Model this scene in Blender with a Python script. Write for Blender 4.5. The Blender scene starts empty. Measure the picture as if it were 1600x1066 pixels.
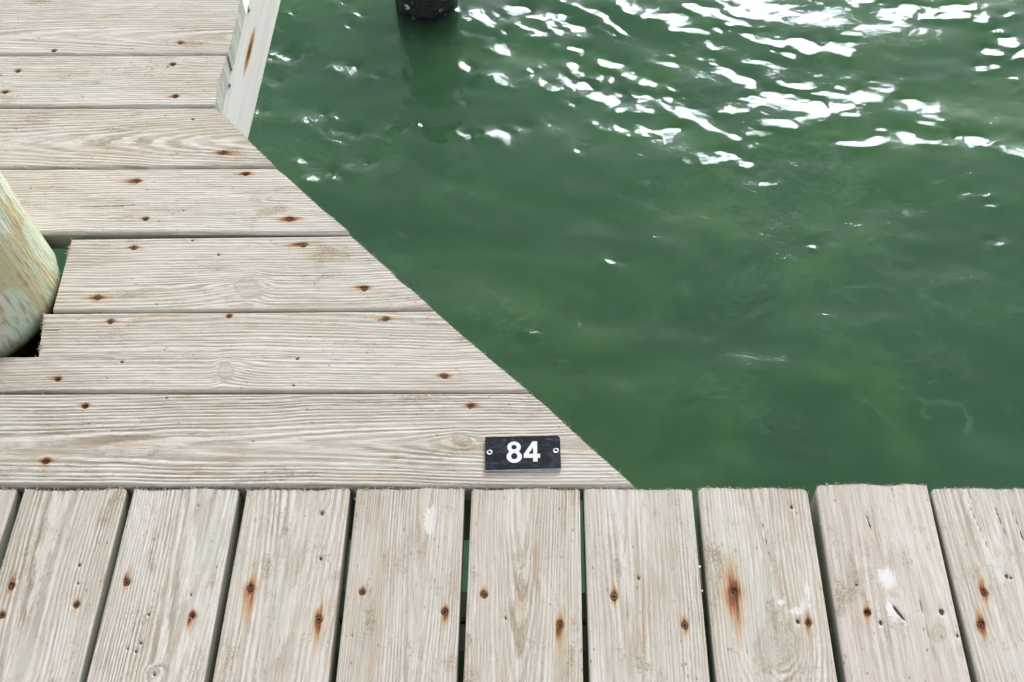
import bpy, math, random
import numpy as np
from mathutils import Matrix, Vector

sc = bpy.context.scene
COL = sc.collection
R = math.radians

# ------------------------------------------------------------------ camera, sky, sun, exposure
cam = bpy.data.objects.new('camera', bpy.data.cameras.new('camera'))
COL.objects.link(cam)
cr, cu, cd = Vector((.9999, .0108, -.0112)), Vector((-.0021, .8076, .5897)), Vector((-.0155, .5896, -.8076))
m3 = Matrix((cr, cu, -cd)).transposed()
cam.matrix_world = Matrix.Translation((0, 0, 1.3366)) @ m3.to_4x4()
cam.data.sensor_width = 36
cam.data.lens = 41.28
cam.data.clip_start = .02
cam.data.clip_end = 3000
sc.camera = cam

SUN_EL, SUN_AZ = R(27), R(15)                 # azimuth measured from +Y towards +X
world = bpy.data.worlds.new('World')
sc.world = world
world.use_nodes = True
wt = world.node_tree
sky = wt.nodes.new('ShaderNodeTexSky')
sky.sky_type = 'NISHITA'
sky.sun_disc = False
sky.sun_elevation = SUN_EL
sky.sun_rotation = SUN_AZ
sky.air_density = 1.0
sky.dust_density = 1.6
sky.ozone_density = 1.0
bg = wt.nodes['Background']
bg.inputs['Strength'].default_value = .15
haze = wt.nodes.new('ShaderNodeHueSaturation')      # thin high overcast: the blue is veiled
haze.inputs['Saturation'].default_value = .30
wt.links.new(sky.outputs[0], haze.inputs['Color'])
wt.links.new(haze.outputs[0], bg.inputs['Color'])

sl = bpy.data.lights.new('sun', 'SUN')
sl.energy = 1.2
sl.angle = R(14)
sl.color = (1, .98, .955)
so = bpy.data.objects.new('sun', sl)
COL.objects.link(so)
so.location = (3, 6, 8)
sd = Vector((math.cos(SUN_EL) * math.sin(SUN_AZ), math.cos(SUN_EL) * math.cos(SUN_AZ), math.sin(SUN_EL)))
so.rotation_euler = sd.to_track_quat('Z', 'Y').to_euler()

sc.view_settings.view_transform = 'Standard'
sc.view_settings.look = 'None'
sc.view_settings.gamma = 1
sc.view_settings.use_curve_mapping = False
sc.view_settings.exposure = .86
sc.render.engine = 'CYCLES'
sc.cycles.use_denoising = True
sc.cycles.max_bounces = 10
sc.cycles.volume_bounces = 3
sc.cycles.transparent_max_bounces = 16
sc.cycles.caustics_reflective = False
sc.cycles.caustics_refractive = False

# ------------------------------------------------------------------ helpers
def thing(name, label, cat, loc, group=None):
    o = bpy.data.objects.new(name, None)
    o.empty_display_size = .1
    COL.objects.link(o)
    o.location = loc
    o['label'] = label
    o['category'] = cat
    if group:
        o['group'] = group
    return o

def mesh_np(name, verts, faces4=None, faces=None):
    me = bpy.data.meshes.new(name)
    verts = np.asarray(verts, np.float32)
    if faces4 is not None and faces is None:
        q = np.asarray(faces4, np.int32)
        me.vertices.add(len(verts))
        me.vertices.foreach_set('co', verts.ravel())
        me.loops.add(q.size)
        me.loops.foreach_set('vertex_index', q.ravel())
        me.polygons.add(len(q))
        me.polygons.foreach_set('loop_start', np.arange(0, q.size, 4, dtype=np.int32))
        me.update(calc_edges=True)
    else:
        me.from_pydata([tuple(map(float, v)) for v in verts], [], faces)
    return me

def link(name, me, mats, parent=None, loc=(0, 0, 0), rotz=0.0):
    o = bpy.data.objects.new(name, me)
    COL.objects.link(o)
    if not me.materials:
        for m in (mats if isinstance(mats, (list, tuple)) else [mats]):
            me.materials.append(m)
    o.location = loc
    o.rotation_euler = (0, 0, rotz)
    if parent:
        o.parent = parent
    return o

def box_me(name, x0, x1, y0, y1, z0, z1, bev=.002):
    """box with bevelled edges"""
    import bmesh
    bm = bmesh.new()
    bmesh.ops.create_cube(bm, size=1)
    for v in bm.verts:
        v.co = ((x0 + x1) / 2 + v.co.x * (x1 - x0), (y0 + y1) / 2 + v.co.y * (y1 - y0), (z0 + z1) / 2 + v.co.z * (z1 - z0))
    if bev:
        bmesh.ops.bevel(bm, geom=bm.edges[:], offset=bev, segments=2, affect='EDGES')
    me = bpy.data.meshes.new(name)
    bm.to_mesh(me)
    bm.free()
    return me

def lathe_me(name, prof, n=24, cap=True):
    V, F = [], []
    for r, z in prof:
        for k in range(n):
            a = 2 * math.pi * k / n
            V.append((r * math.cos(a), r * math.sin(a), z))
    m = len(prof)
    for i in range(m - 1):
        for k in range(n):
            F.append((i * n + k, i * n + (k + 1) % n, (i + 1) * n + (k + 1) % n, (i + 1) * n + k))
    if cap:
        F.append(tuple(range(n))[::-1])
        F.append(tuple((m - 1) * n + k for k in range(n)))
    me = bpy.data.meshes.new(name)
    me.from_pydata(V, [], F)
    me.update()
    return me

def vnoise(x, y, seed):
    """smooth value noise, -1..1"""
    g = np.random.RandomState(seed).rand(64, 64).astype(np.float32) * 2 - 1
    xi = np.floor(x).astype(int)
    yi = np.floor(y).astype(int)
    fx, fy = x - xi, y - yi
    fx = fx * fx * fx * (fx * (fx * 6 - 15) + 10)
    fy = fy * fy * fy * (fy * (fy * 6 - 15) + 10)
    a = g[yi % 64, xi % 64]
    b = g[yi % 64, (xi + 1) % 64]
    c = g[(yi + 1) % 64, xi % 64]
    d = g[(yi + 1) % 64, (xi + 1) % 64]
    return (a * (1 - fx) + b * fx) * (1 - fy) + (c * (1 - fx) + d * fx) * fy

# ------------------------------------------------------------------ materials
class NT:
    def __init__(self, name):
        self.m = bpy.data.materials.new(name)
        self.m.use_nodes = True
        self.t = self.m.node_tree
        self.t.nodes.clear()
        self.out = self.n('ShaderNodeOutputMaterial')

    def n(self, typ, **kw):
        nd = self.t.nodes.new(typ)
        for k, v in kw.items():
            setattr(nd, k, v)
        return nd

    def l(self, a, b):
        self.t.links.new(a, b)

    def put(self, sock, v):
        if hasattr(v, 'links'):
            self.l(v, sock)
        else:
            if sock.type == 'RGBA' and isinstance(v, (tuple, list)) and len(v) == 3:
                v = (*v, 1)
            sock.default_value = v

    def math(self, op, a, b=0.0, c=0.0, clamp=False):
        nd = self.n('ShaderNodeMath', operation=op, use_clamp=clamp)
        self.put(nd.inputs[0], a)
        self.put(nd.inputs[1], b)
        self.put(nd.inputs[2], c)
        return nd.outputs[0]

    def mix(self, f, a, b, blend='MIX'):
        nd = self.n('ShaderNodeMix', data_type='RGBA', blend_type=blend, clamp_factor=True)
        self.put(nd.inputs[0], f)
        self.put(nd.inputs[6], a)
        self.put(nd.inputs[7], b)
        return nd.outputs[2]

    def step(self, x, lo, hi):
        nd = self.n('ShaderNodeMapRange', interpolation_type='SMOOTHSTEP')
        self.put(nd.inputs[0], x)
        nd.inputs[1].default_value = lo
        nd.inputs[2].default_value = hi
        return nd.outputs[0]

    def mapping(self, vec, scale, loc=None):
        nd = self.n('ShaderNodeVectorMath', operation='MULTIPLY')
        self.l(vec, nd.inputs[0])
        nd.inputs[1].default_value = scale
        return nd.outputs[0]

    def add(self, vec, v2):
        nd = self.n('ShaderNodeVectorMath', operation='ADD')
        self.l(vec, nd.inputs[0])
        self.l(v2, nd.inputs[1])
        return nd.outputs[0]

    def noise(self, vec, scale, detail=3, rough=.55, dist=0.0):
        nd = self.n('ShaderNodeTexNoise')
        self.l(vec, nd.inputs['Vector'])
        nd.inputs['Scale'].default_value = scale
        nd.inputs['Detail'].default_value = detail
        nd.inputs['Roughness'].default_value = rough
        nd.inputs['Distortion'].default_value = dist
        return nd.outputs[0]

    def principled(self, col, rough, normal=None, metal=0.0, spec=.5):
        nd = self.n('ShaderNodeBsdfPrincipled')
        self.put(nd.inputs['Base Color'], col)
        self.put(nd.inputs['Roughness'], rough)
        self.put(nd.inputs['Metallic'], metal)
        self.put(nd.inputs['Specular IOR Level'], spec)
        if normal is not None:
            self.l(normal, nd.inputs['Normal'])
        self.l(nd.outputs[0], self.out.inputs['Surface'])
        return nd

    def bump(self, h, strength=1.0, dist=.001, normal=None):
        nd = self.n('ShaderNodeBump')
        nd.inputs['Strength'].default_value = strength
        nd.inputs['Distance'].default_value = dist
        self.l(h, nd.inputs['Height'])
        if normal is not None:
            self.l(normal, nd.inputs['Normal'])
        return nd.outputs[0]


def wood_material():
    T = NT('weathered_deck_wood')
    obj = T.n('ShaderNodeTexCoord').outputs['Object']
    info = T.n('ShaderNodeObjectInfo')
    rnd = T.n('ShaderNodeVectorMath', operation='SCALE')
    rv = T.n('ShaderNodeCombineXYZ')
    for k in range(3):
        T.l(info.outputs['Random'], rv.inputs[k])
    T.l(rv.outputs[0], rnd.inputs[0])
    rnd.inputs['Scale'].default_value = 91.7
    co = T.add(obj, rnd.outputs[0])
    ring = T.n('ShaderNodeAttribute', attribute_name='ring').outputs['Fac']
    mk = T.n('ShaderNodeSeparateColor')
    T.l(T.n('ShaderNodeAttribute', attribute_name='mask').outputs['Color'], mk.inputs[0])
    knot = T.n('ShaderNodeAttribute', attribute_name='knot').outputs['Fac']
    rust, paint, dark = mk.outputs[0], mk.outputs[1], mk.outputs[2]
    tone = T.n('ShaderNodeSeparateColor')
    T.l(info.outputs['Color'], tone.inputs[0])           # r: contrast, g: warmth, b: lightness
    fib = T.noise(T.mapping(co, (9, 420, 420)), 1, 4, .65)          # long thin fibres
    fib2 = T.noise(T.mapping(co, (40, 1100, 1100)), 1, 2, .6)
    wob = T.noise(T.mapping(co, (5, 60, 60)), 1, 2)
    jag = T.noise(T.mapping(co, (48, 330, 330)), 1, 3, .65)
    rr = T.math('ADD', ring, T.math('MULTIPLY', T.math('SUBTRACT', wob, .5), .85))
    rr = T.math('ADD', rr, T.math('MULTIPLY', T.math('SUBTRACT', jag, .5), .75))
    s = T.math('SINE', T.math('MULTIPLY', rr, 2 * math.pi))
    s2 = T.math('SINE', T.math('MULTIPLY_ADD', rr, 5.3 * math.pi, 1.0))
    wmix = T.noise(T.mapping(co, (2.5, 30, 30)), 1, 2, .5)
    s = T.math('ADD', s, T.math('MULTIPLY', T.math('MULTIPLY', s2, T.step(wmix, .42, .62)), .75))
    band = T.step(s, -.80, .65)                                      # 1 = pale raised band, 0 = brown groove
    vary = T.noise(T.mapping(co, (2.2, 26, 26)), 1, 3, .6)
    blot = T.noise(T.mapping(co, (5, 13, 13)), 1, 4, .6)
    pale = T.mix(T.step(vary, .38, .66), (.660, .624, .562), (.565, .524, .452))
    groove = T.mix(T.step(vary, .40, .62), (.265, .205, .132), (.40, .335, .24))
    k = T.math('MULTIPLY', T.math('SUBTRACT', 1.0, band), T.math('MULTIPLY_ADD', T.step(blot, .30, .70), .75, .22), clamp=True)
    k = T.math('MULTIPLY', k, tone.outputs[0], clamp=True)
    col = T.mix(k, pale, groove)
    # warm and grey-green weathering in streaks
    st = T.noise(T.mapping(co, (1.6, 34, 34)), 1, 3, .6)
    col = T.mix(T.math('MULTIPLY', T.step(st, .53, .72), T.math('MULTIPLY', tone.outputs[1], .75)), col, (.44, .355, .255))
    st2 = T.noise(T.mapping(co, (3, 17, 17)), 1.3, 3, .6)
    col = T.mix(T.math('MULTIPLY', T.step(st2, .50, .72), .55), col, (.45, .44, .36))
    st3 = T.noise(T.mapping(co, (4.5, 42, 42)), 1.7, 3, .65)
    col = T.mix(T.math('MULTIPLY', T.step(st3, .55, .70), T.math('MULTIPLY', T.step(blot, .42, .62), .55)), col, (.40, .285, .165))
    grit = T.noise(T.mapping(co, (260, 420, 420)), 1, 3, .7)
    col = T.mix(T.math('MULTIPLY', T.step(grit, .56, .72), T.math('MULTIPLY_ADD', T.step(blot, .40, .62), .42, .10)), col, (.20, .165, .115))
    # fibres
    col = T.mix(T.math('MULTIPLY', T.step(fib, .50, .74), .50), col, (.285, .245, .19))
    col = T.mix(T.math('MULTIPLY', T.step(fib, .50, .28), .45), col, (.74, .72, .68))
    col = T.mix(T.math('MULTIPLY', T.step(fib2, .54, .72), .38), col, (.22, .185, .14))
    # torn, fuzzy patches
    pt = T.noise(T.mapping(co, (11, 26, 26)), 1, 3, .6)
    fz = T.noise(T.mapping(co, (330, 760, 760)), 1, 3, .7, .8)
    fuzz = T.math('MULTIPLY', T.step(pt, .585, .72), T.step(fz, .44, .60))
    col = T.mix(T.math('MULTIPLY', fuzz, .8), col, (.33, .215, .09))
    fl = T.math('MULTIPLY', T.step(pt, .54, .68), T.step(fz, .45, .33))
    col = T.mix(T.math('MULTIPLY', fl, .6), col, (.70, .66, .57))
    # dark flecks
    vo = T.n('ShaderNodeTexVoronoi', feature='F1')
    T.l(T.mapping(co, (55, 95, 95)), vo.inputs['Vector'])
    vo.inputs['Scale'].default_value = 1
    fk = T.math('MULTIPLY', T.step(vo.outputs['Distance'], .175, .05), T.step(T.noise(T.mapping(co, (14, 25, 25)), 1, 2), .50, .60))
    col = T.mix(T.math('MULTIPLY', fk, .65), col, (.12, .10, .08))
    kring = T.math('MULTIPLY', T.math('MULTIPLY', knot, T.math('SUBTRACT', 1.0, knot)), 4.0)
    col = T.mix(T.math('MULTIPLY', knot, T.math('MULTIPLY_ADD', fib, .9, -.1), clamp=True), col, (.40, .35, .275))
    col = T.mix(T.math('MULTIPLY', kring, T.math('MULTIPLY_ADD', blot, .7, 0.0), clamp=True), col, (.33, .265, .185))
    # boards differ: some lean pinkish brown, some pale grey
    col = T.mix(T.math('MULTIPLY', info.outputs['Alpha'], .28), col, T.mix(1.0, col, (.97, .83, .76), 'MULTIPLY'))
    hsv = T.n('ShaderNodeHueSaturation')
    T.put(hsv.inputs['Value'], T.math('MULTIPLY', tone.outputs[2], 2.0))
    T.l(col, hsv.inputs['Color'])
    col = hsv.outputs[0]
    # white paint
    pn = T.noise(T.mapping(co, (170, 420, 420)), 1, 3, .7)
    pf = T.step(T.math('ADD', paint, T.math('MULTIPLY', T.math('SUBTRACT', pn, .5), 1.7)), .34, .70)
    pf = T.math('MULTIPLY', pf, T.step(paint, .02, .25))
    pf = T.math('MULTIPLY', pf, T.math('MULTIPLY_ADD', T.step(blot, .35, .65), .45, .45))
    col = T.mix(T.math('MULTIPLY', pf, .9), col, (.79, .78, .77))
    # rust
    rn = T.math('MULTIPLY', T.math('SUBTRACT', T.noise(T.mapping(co, (22, 520, 520)), 1, 3, .6), .5), .75)
    rf = T.math('MULTIPLY', T.math('ADD', T.math('MULTIPLY', rust, 1.12), T.math('MULTIPLY', rn, T.step(rust, .03, .3))), 1.0, clamp=True)
    col = T.mix(T.math('MULTIPLY', T.step(rf, .04, .40), .75), col, (.47, .27, .11))
    col = T.mix(T.math('MULTIPLY', T.step(rf, .30, .60), .9), col, (.22, .065, .016))
    col = T.mix(T.step(rf, .55, .85), col, (.035, .015, .010))
    dn = T.noise(T.mapping(co, (300, 300, 300)), 1, 2)
    df = T.step(T.math('ADD', dark, T.math('MULTIPLY', T.math('SUBTRACT', dn, .5), .5)), .35, .7)
    col = T.mix(T.math('MULTIPLY', df, .93), col, (.035, .028, .022))
    h = T.math('ADD', T.math('MULTIPLY', fib, .9), T.math('MULTIPLY', fib2, .55))
    h = T.math('ADD', h, T.math('MULTIPLY', fuzz, .5))
    h = T.math('SUBTRACT', h, T.math('MULTIPLY', df, 1.2))
    nm = T.bump(h, .75, .0011)
    T.principled(col, .86, nm, spec=.25)
    return T.m


def side_material(name, c0, c1, c2):
    """sawn edge / end of treated lumber"""
    T = NT(name)
    co = T.n('ShaderNodeTexCoord').outputs['Object']
    a = T.noise(T.mapping(co, (7, 25, 60)), 1, 4, .6)
    b = T.noise(T.mapping(co, (40, 40, 260)), 1, 3, .6)
    c = T.noise(co, 14, 4, .6)
    col = T.mix(T.step(a, .35, .65), c0, c1)
    col = T.mix(T.math('MULTIPLY', T.step(c, .5, .68), .6), col, c2)
    col = T.mix(T.math('MULTIPLY', T.step(b, .52, .7), .16), col, (.16, .14, .11))
    T.principled(col, .85, T.bump(T.math('ADD', a, b), .5, .0012), spec=.25)
    return T.m


def plain(name, col, rough=.5, metal=0.0, var=.15, scale=60.0, bump=.0):
    T = NT(name)
    co = T.n('ShaderNodeTexCoord').outputs['Object']
    n1 = T.noise(co, scale, 4, .6)
    c2 = tuple(max(0, x * (1 - 2.2 * var)) for x in col)
    c = T.mix(T.step(n1, .35, .68), col, c2)
    T.principled(c, rough, T.bump(n1, .6, bump) if bump else None, metal)
    return T.m


WOOD = wood_material()
SIDE = side_material('sawn_edge', (.34, .34, .28), (.42, .41, .36), (.28, .30, .23))
ENDG = side_material('pale_green_end_grain', (.54, .57, .50), (.64, .65, .60), (.42, .45, .36))
BEAM = side_material('treated_beam', (.20, .215, .15), (.27, .27, .20), (.14, .16, .11))
RUSTY = plain('rusted_screw_steel', (.15, .08, .055), .5, .35, .25, 900)
GALV = plain('galvanised_steel', (.62, .63, .65), .32, 1.0, .1, 120)

# ------------------------------------------------------------------ seabed and water
WZ = -1.2
sb = NT('silty_seabed')
sco = sb.n('ShaderNodeTexCoord').outputs['Object']
sb.principled(sb.mix(sb.step(sb.noise(sco, 2.2, 4, .6, .8), .38, .62), (.42, .38, .26), (.16, .16, .09)), .9)
S = 900
gx = np.concatenate([[-S, -60, -20, -8], np.arange(-5, 8.01, .12), [12, 25, 70, S]])
GXX, GYY = np.meshgrid(gx, gx)
shoal = np.exp(-((GXX - 1.9) / 1.2) ** 2 - ((GYY - 1.5) / 1.6) ** 2)
GZ = -2.9 + 1.45 * shoal + .10 * vnoise(GXX / .5, GYY / .5, 71) + .05 * vnoise(GXX / .2, GYY / .2, 72)
GZ = np.where(np.maximum(abs(GXX - 1.5), abs(GYY - 1.5)) > 7, -3.65, np.minimum(GZ, -1.40))
ng_ = len(gx)
gi = np.arange(ng_ * ng_).reshape(ng_, ng_)
sbm = mesh_np('seabed', np.stack([GXX, GYY, GZ], -1).reshape(-1, 3), np.stack([gi[:-1, :-1], gi[:-1, 1:], gi[1:, 1:], gi[1:, :-1]], -1).reshape(-1, 4))
sbm.polygons.foreach_set('use_smooth', np.ones(len(sbm.polygons), bool))
o = link('seabed', sbm, sb.m)
o['kind'] = 'structure'

# wavelet crests that catch the low sun: (width, points along the crest) in metres
GLINTS= [(0.026,(-0.854,2.976),(-0.81,2.999),(-0.765,3.023)),(0.028,(-0.618,2.927),(-0.577,2.946)),(0.016,(-0.393,2.975),(-0.372,3.016)),(0.016,(-0.438,2.9),(-0.412,2.917)),(0.014,(-0.503,2.897),(-0.492,2.902)),(0.018,(-0.663,3.262),(-0.644,3.273)),(0.02,(-0.596,3.199),(-0.569,3.214)),(0.015,(-0.804,3.21)),(0.015,(-0.602,3.147)),(0.013,(-0.542,3.272)),(0.012,(-0.838,3.128)),(0.016,(-0.863,2.872),(-0.81,2.88)),(0.019,(-0.858,2.723),(-0.829,2.736)),(0.017,(-0.702,2.68),(-0.652,2.734)),(0.02,(-0.701,2.512),(-0.669,2.519)),(0.029,(-0.669,2.42),(-0.64,2.449),(-0.606,2.474)),(0.026,(-0.578,2.444),(-0.541,2.469),(-0.488,2.524)),(0.021,(-0.623,2.599),(-0.584,2.617)),(0.013,(-0.645,2.638),(-0.624,2.648)),(0.015,(-0.598,2.643),(-0.544,2.659)),(0.012,(-0.604,2.709)),(0.012,(-0.633,2.772)),(0.013,(-0.477,2.611),(-0.441,2.627)),(0.015,(-0.443,2.653),(-0.4,2.669)),(0.012,(-0.413,2.701)),(0.016,(-0.359,2.674),(-0.337,2.682)),(0.029,(-0.22,2.643),(-0.187,2.632)),(0.027,(-0.131,2.627),(-0.076,2.632)),(0.025,(-0.054,2.669),(-0.021,2.669)),(0.015,(-0.075,2.588)),(0.014,(0.058,2.684)),(0.023,(-0.254,3.223),(-0.23,3.21)),(0.044,(-0.212,3.167),(-0.181,3.198),(-0.148,3.16)),(0.037,(-0.116,3.185),(-0.068,3.21),(-0.028,3.248)),(0.035,(-0.113,3.027),(-0.066,3.051)),(0.022,(-0.218,3.099),(-0.146,3.087),(-0.099,3.111)),(0.046,(-0.043,3.148),(-0.003,3.111),(0.044,3.111),(0.116,3.147),(0.172,3.153)),(0.035,(-0.012,3.179),(0.045,3.191),(0.093,3.209),(0.158,3.228),(0.246,3.209),(0.268,3.165),(0.291,3.134)),(0.02,(0.235,3.128),(0.281,3.08)),(0.033,(0.095,3.045),(0.15,3.032)),(0.026,(0.218,2.968),(0.291,2.965)),(0.027,(0.312,2.918)),(0.035,(0.125,2.956),(0.167,2.922),(0.258,2.904)),(0.025,(0.047,2.947)),(0.015,(0.001,2.931)),(0.02,(-0.141,2.894),(-0.103,2.899)),(0.038,(-0.095,2.871),(-0.041,2.848),(0.005,2.876),(0.073,2.848),(0.112,2.882),(0.173,2.87),(0.217,2.814),(0.261,2.787)),(0.026,(0.175,2.792),(0.216,2.789)),(0.02,(0.124,2.77)),(0.031,(0.263,2.825),(0.344,2.809)),(0.032,(0.274,2.741),(0.341,2.743)),(0.025,(0.205,2.688)),(0.023,(0.227,2.663),(0.293,2.653)),(0.031,(0.299,2.626),(0.335,2.632)),(0.012,(-0.222,2.779)),(0.012,(0.147,2.554)),(0.011,(0.323,2.534)),(0.009,(-0.172,2.386)),(0.042,(0.318,3.208),(0.364,3.171)),(0.025,(0.296,3.246),(0.368,3.259)),(0.028,(-0.212,2.946)),(0.031,(0.11,3.272)),(0.039,(0.364,3.177),(0.437,3.189),(0.509,3.193)),(0.048,(0.536,3.233),(0.609,3.233)),(0.02,(0.614,3.208),(0.659,3.176)),(0.02,(0.628,3.264),(0.674,3.245)),(0.047,(0.698,3.201),(0.783,3.207),(0.838,3.232)),(0.032,(0.665,3.152),(0.735,3.139),(0.801,3.09)),(0.024,(0.691,3.097),(0.766,3.061)),(0.032,(0.472,3.122),(0.535,3.122),(0.599,3.121)),(0.02,(0.586,3.158),(0.646,3.115)),(0.014,(0.491,3.061)),(0.022,(0.57,3.061),(0.61,3.031)),(0.015,(0.46,3.002)),(0.013,(0.384,2.962),(0.469,2.965)),(0.055,(0.801,3.061),(0.86,3.066),(0.919,3.036),(0.981,3.036),(1.022,3.024)),(0.024,(0.791,3.011),(0.844,2.999)),(0.014,(1.047,3.057)),(0.025,(0.688,2.957),(0.754,2.964),(0.807,2.949)),(0.028,(0.54,2.984),(0.586,2.984)),(0.037,(0.58,2.955),(0.62,2.926),(0.67,2.892),(0.725,2.841)),(0.029,(0.347,2.859),(0.386,2.87),(0.415,2.859)),(0.02,(0.344,2.809),(0.382,2.809)),(0.017,(0.452,2.84)),(0.05,(0.342,2.765),(0.416,2.754),(0.474,2.732),(0.564,2.732),(0.655,2.748),(0.713,2.797),(0.759,2.808)),(0.034,(0.489,2.721),(0.543,2.668),(0.613,2.624)),(0.022,(0.419,2.792),(0.464,2.789)),(0.031,(0.336,2.652),(0.395,2.649),(0.44,2.668)),(0.023,(0.457,2.695)),(0.015,(0.349,2.626)),(0.024,(0.788,2.797),(0.835,2.813),(0.87,2.797)),(0.027,(0.889,2.825),(0.971,2.819)),(0.051,(0.734,2.689),(0.81,2.678),(0.856,2.689),(0.891,2.732),(0.985,2.764)),(0.03,(0.85,2.759),(0.904,2.769),(0.962,2.759)),(0.046,(0.984,2.802),(1.046,2.813),(1.1,2.824),(1.153,2.785),(1.211,2.775),(1.238,2.726),(1.259,2.683)),(0.027,(1.086,2.874),(1.136,2.857)),(0.032,(0.804,2.869),(0.879,2.864)),(0.017,(0.917,2.914)),(0.025,(0.965,2.852)),(0.015,(1.18,2.889)),(0.019,(0.962,2.71),(1.006,2.705)),(0.023,(0.843,2.595),(0.937,2.597)),(0.033,(0.951,2.59),(1.024,2.595),(1.08,2.626),(1.078,2.657),(1.16,2.626)),(0.04,(1.159,2.62),(1.205,2.595),(1.27,2.595),(1.334,2.62),(1.393,2.595),(1.429,2.564)),(0.034,(1.222,2.678),(1.256,2.667)),(0.019,(1.187,2.689),(1.209,2.687)),(0.031,(1.434,2.554),(1.479,2.534)),(0.026,(1.103,3.281),(1.176,3.262)),(0.058,(1.2,3.218),(1.282,3.187),(1.341,3.205),(1.432,3.217)),(0.028,(1.457,3.223),(1.498,3.229)),(0.028,(1.254,3.249),(1.332,3.236)),(0.037,(1.103,3.138),(1.152,3.126),(1.205,3.134)),(0.017,(1.03,3.102),(1.076,3.096)),(0.02,(1.22,3.107),(1.297,3.101)),(0.043,(1.482,3.174),(1.528,3.119),(1.566,3.046)),(0.043,(1.49,3.017),(1.544,2.988),(1.594,3.005)),(0.023,(1.441,2.939),(1.484,2.942)),(0.017,(1.529,2.896)),(0.03,(1.596,3.189)),(0.017,(1.548,2.846)),(0.02,(0.975,3.263),(0.998,3.254)),(0.016,(1.029,3.221)),(0.019,(0.966,3.204)),(0.016,(0.883,3.213)),(0.016,(0.459,2.522),(0.491,2.519)),(0.02,(0.529,2.544)),(0.024,(0.527,2.516),(0.574,2.524),(0.591,2.549),(0.618,2.529),(0.655,2.509)),(0.021,(0.663,2.585),(0.696,2.585)),(0.023,(0.683,2.631),(0.737,2.621)),(0.013,(0.69,2.435),(0.728,2.433)),(0.013,(0.335,2.43)),(0.011,(1.197,2.427)),(0.02,(1.282,2.382),(1.337,2.377)),(0.014,(1.326,2.344),(1.353,2.341)),(0.018,(1.294,2.206),(1.342,2.192)),(0.008,(0.804,2.192)),(0.0168,(0.0097,1.8818),(0.0234,1.8819)),(0.0196,(0.2238,2.1311),(0.2381,2.1311))]
SKY_WISPS=[(0.5,0.034,(0.429,2.035),(0.449,1.951),(0.51,1.914),(0.576,1.923),(0.644,1.951),(0.692,1.976)),(0.8,0.022,(0.813,2.044),(0.865,2.035),(0.939,2.044),(0.994,2.023),(1.025,2.048),(0.973,2.053)),(0.8,0.012,(0.874,2.01),(0.896,1.985)),(0.6,0.018,(0.842,2.192),(0.894,2.183),(0.921,2.179),(0.991,2.192),(1.025,2.157),(1.063,2.144)),(0.5,0.014,(0.914,2.139),(0.95,2.113),(0.984,2.078),(1.006,2.148)),(0.6,0.028,(1.067,2.027),(1.105,1.986),(1.165,1.961),(1.217,1.994),(1.253,1.978)),(0.5,0.013,(1.003,1.928),(1.04,1.92),(1.056,1.872)),(1,0.019,(0.832,1.668),(0.866,1.649),(0.902,1.613)),(0.8,0.01,(1.001,1.65),(0.992,1.621),(1.006,1.585),(1.031,1.557)),(0.9,0.016,(1.007,1.65),(1.062,1.65),(1.102,1.636),(1.119,1.593),(1.106,1.571)),(0.6,0.012,(1.062,1.65),(1.16,1.68)),(0.7,0.019,(1.196,1.651),(1.209,1.629),(1.229,1.636)),(0.6,0.006,(0.927,1.716),(0.954,1.762)),(0.6,0.006,(0.916,1.69),(0.94,1.687),(0.952,1.65)),(0.6,0.007,(1.018,1.709),(1.069,1.713)),(0.7,0.007,(1.116,1.732),(1.158,1.755)),(0.5,0.007,(0.968,1.528),(0.991,1.539),(1.004,1.515)),(0.5,0.007,(0.753,1.507),(0.787,1.535)),(0.7,0.008,(0.896,1.828),(0.92,1.839),(0.94,1.828)),(0.5,0.009,(0.942,1.928),(0.954,1.96)),(0.5,0.008,(-0.091,1.98),(-0.082,2.006),(-0.052,2.022)),(0.5,0.008,(0.014,2.014),(0.047,2.031)),(0.4,0.008,(-0.161,1.906),(-0.143,1.939),(-0.117,1.955)),(0.5,0.011,(-0.397,2.263),(-0.359,2.217)),(0.5,0.011,(-0.313,2.254),(-0.279,2.273),(-0.271,2.236),(-0.29,2.208)),(0.4,0.011,(0.164,2.273),(0.179,2.301)),(0.4,0.014,(0.019,2.554),(0.063,2.514)),(0.4,0.015,(-0.048,2.744),(-0.025,2.76)),(0.35,0.022,(-0.233,2.494),(-0.176,2.514),(-0.132,2.494)),(0.35,0.012,(-0.418,2.272),(-0.387,2.319)),(0.35,0.015,(0.11,2.338),(0.167,2.357),(0.208,2.338)),(0.6,0.025,(0.804,2.636),(0.843,2.595),(0.896,2.564),(0.916,2.504)),(0.6,0.021,(0.888,2.657),(0.939,2.657),(0.993,2.626),(1.031,2.636)),(0.5,0.03,(0.948,2.92),(0.997,2.886),(1.063,2.92)),(0.5,0.025,(1.243,2.785),(1.296,2.72),(1.329,2.667)),(0.5,0.021,(1.188,3.059),(1.233,3.012),(1.292,3.035)),(0.5,0.024,(0.944,2.504),(0.967,2.464),(0.929,2.406)),(0.5,0.015,(1.07,2.329),(1.078,2.301)),(0.5,0.036,(1.395,3.047),(1.406,2.988),(1.447,2.965)),(0.5,0.015,(1.479,2.807),(1.522,2.829)),(0.5,0.015,(0.871,2.21),(0.924,2.201),(0.995,2.219)),(0.4,0.03,(0.73,2.504),(0.809,2.454),(0.872,2.494))]


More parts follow.
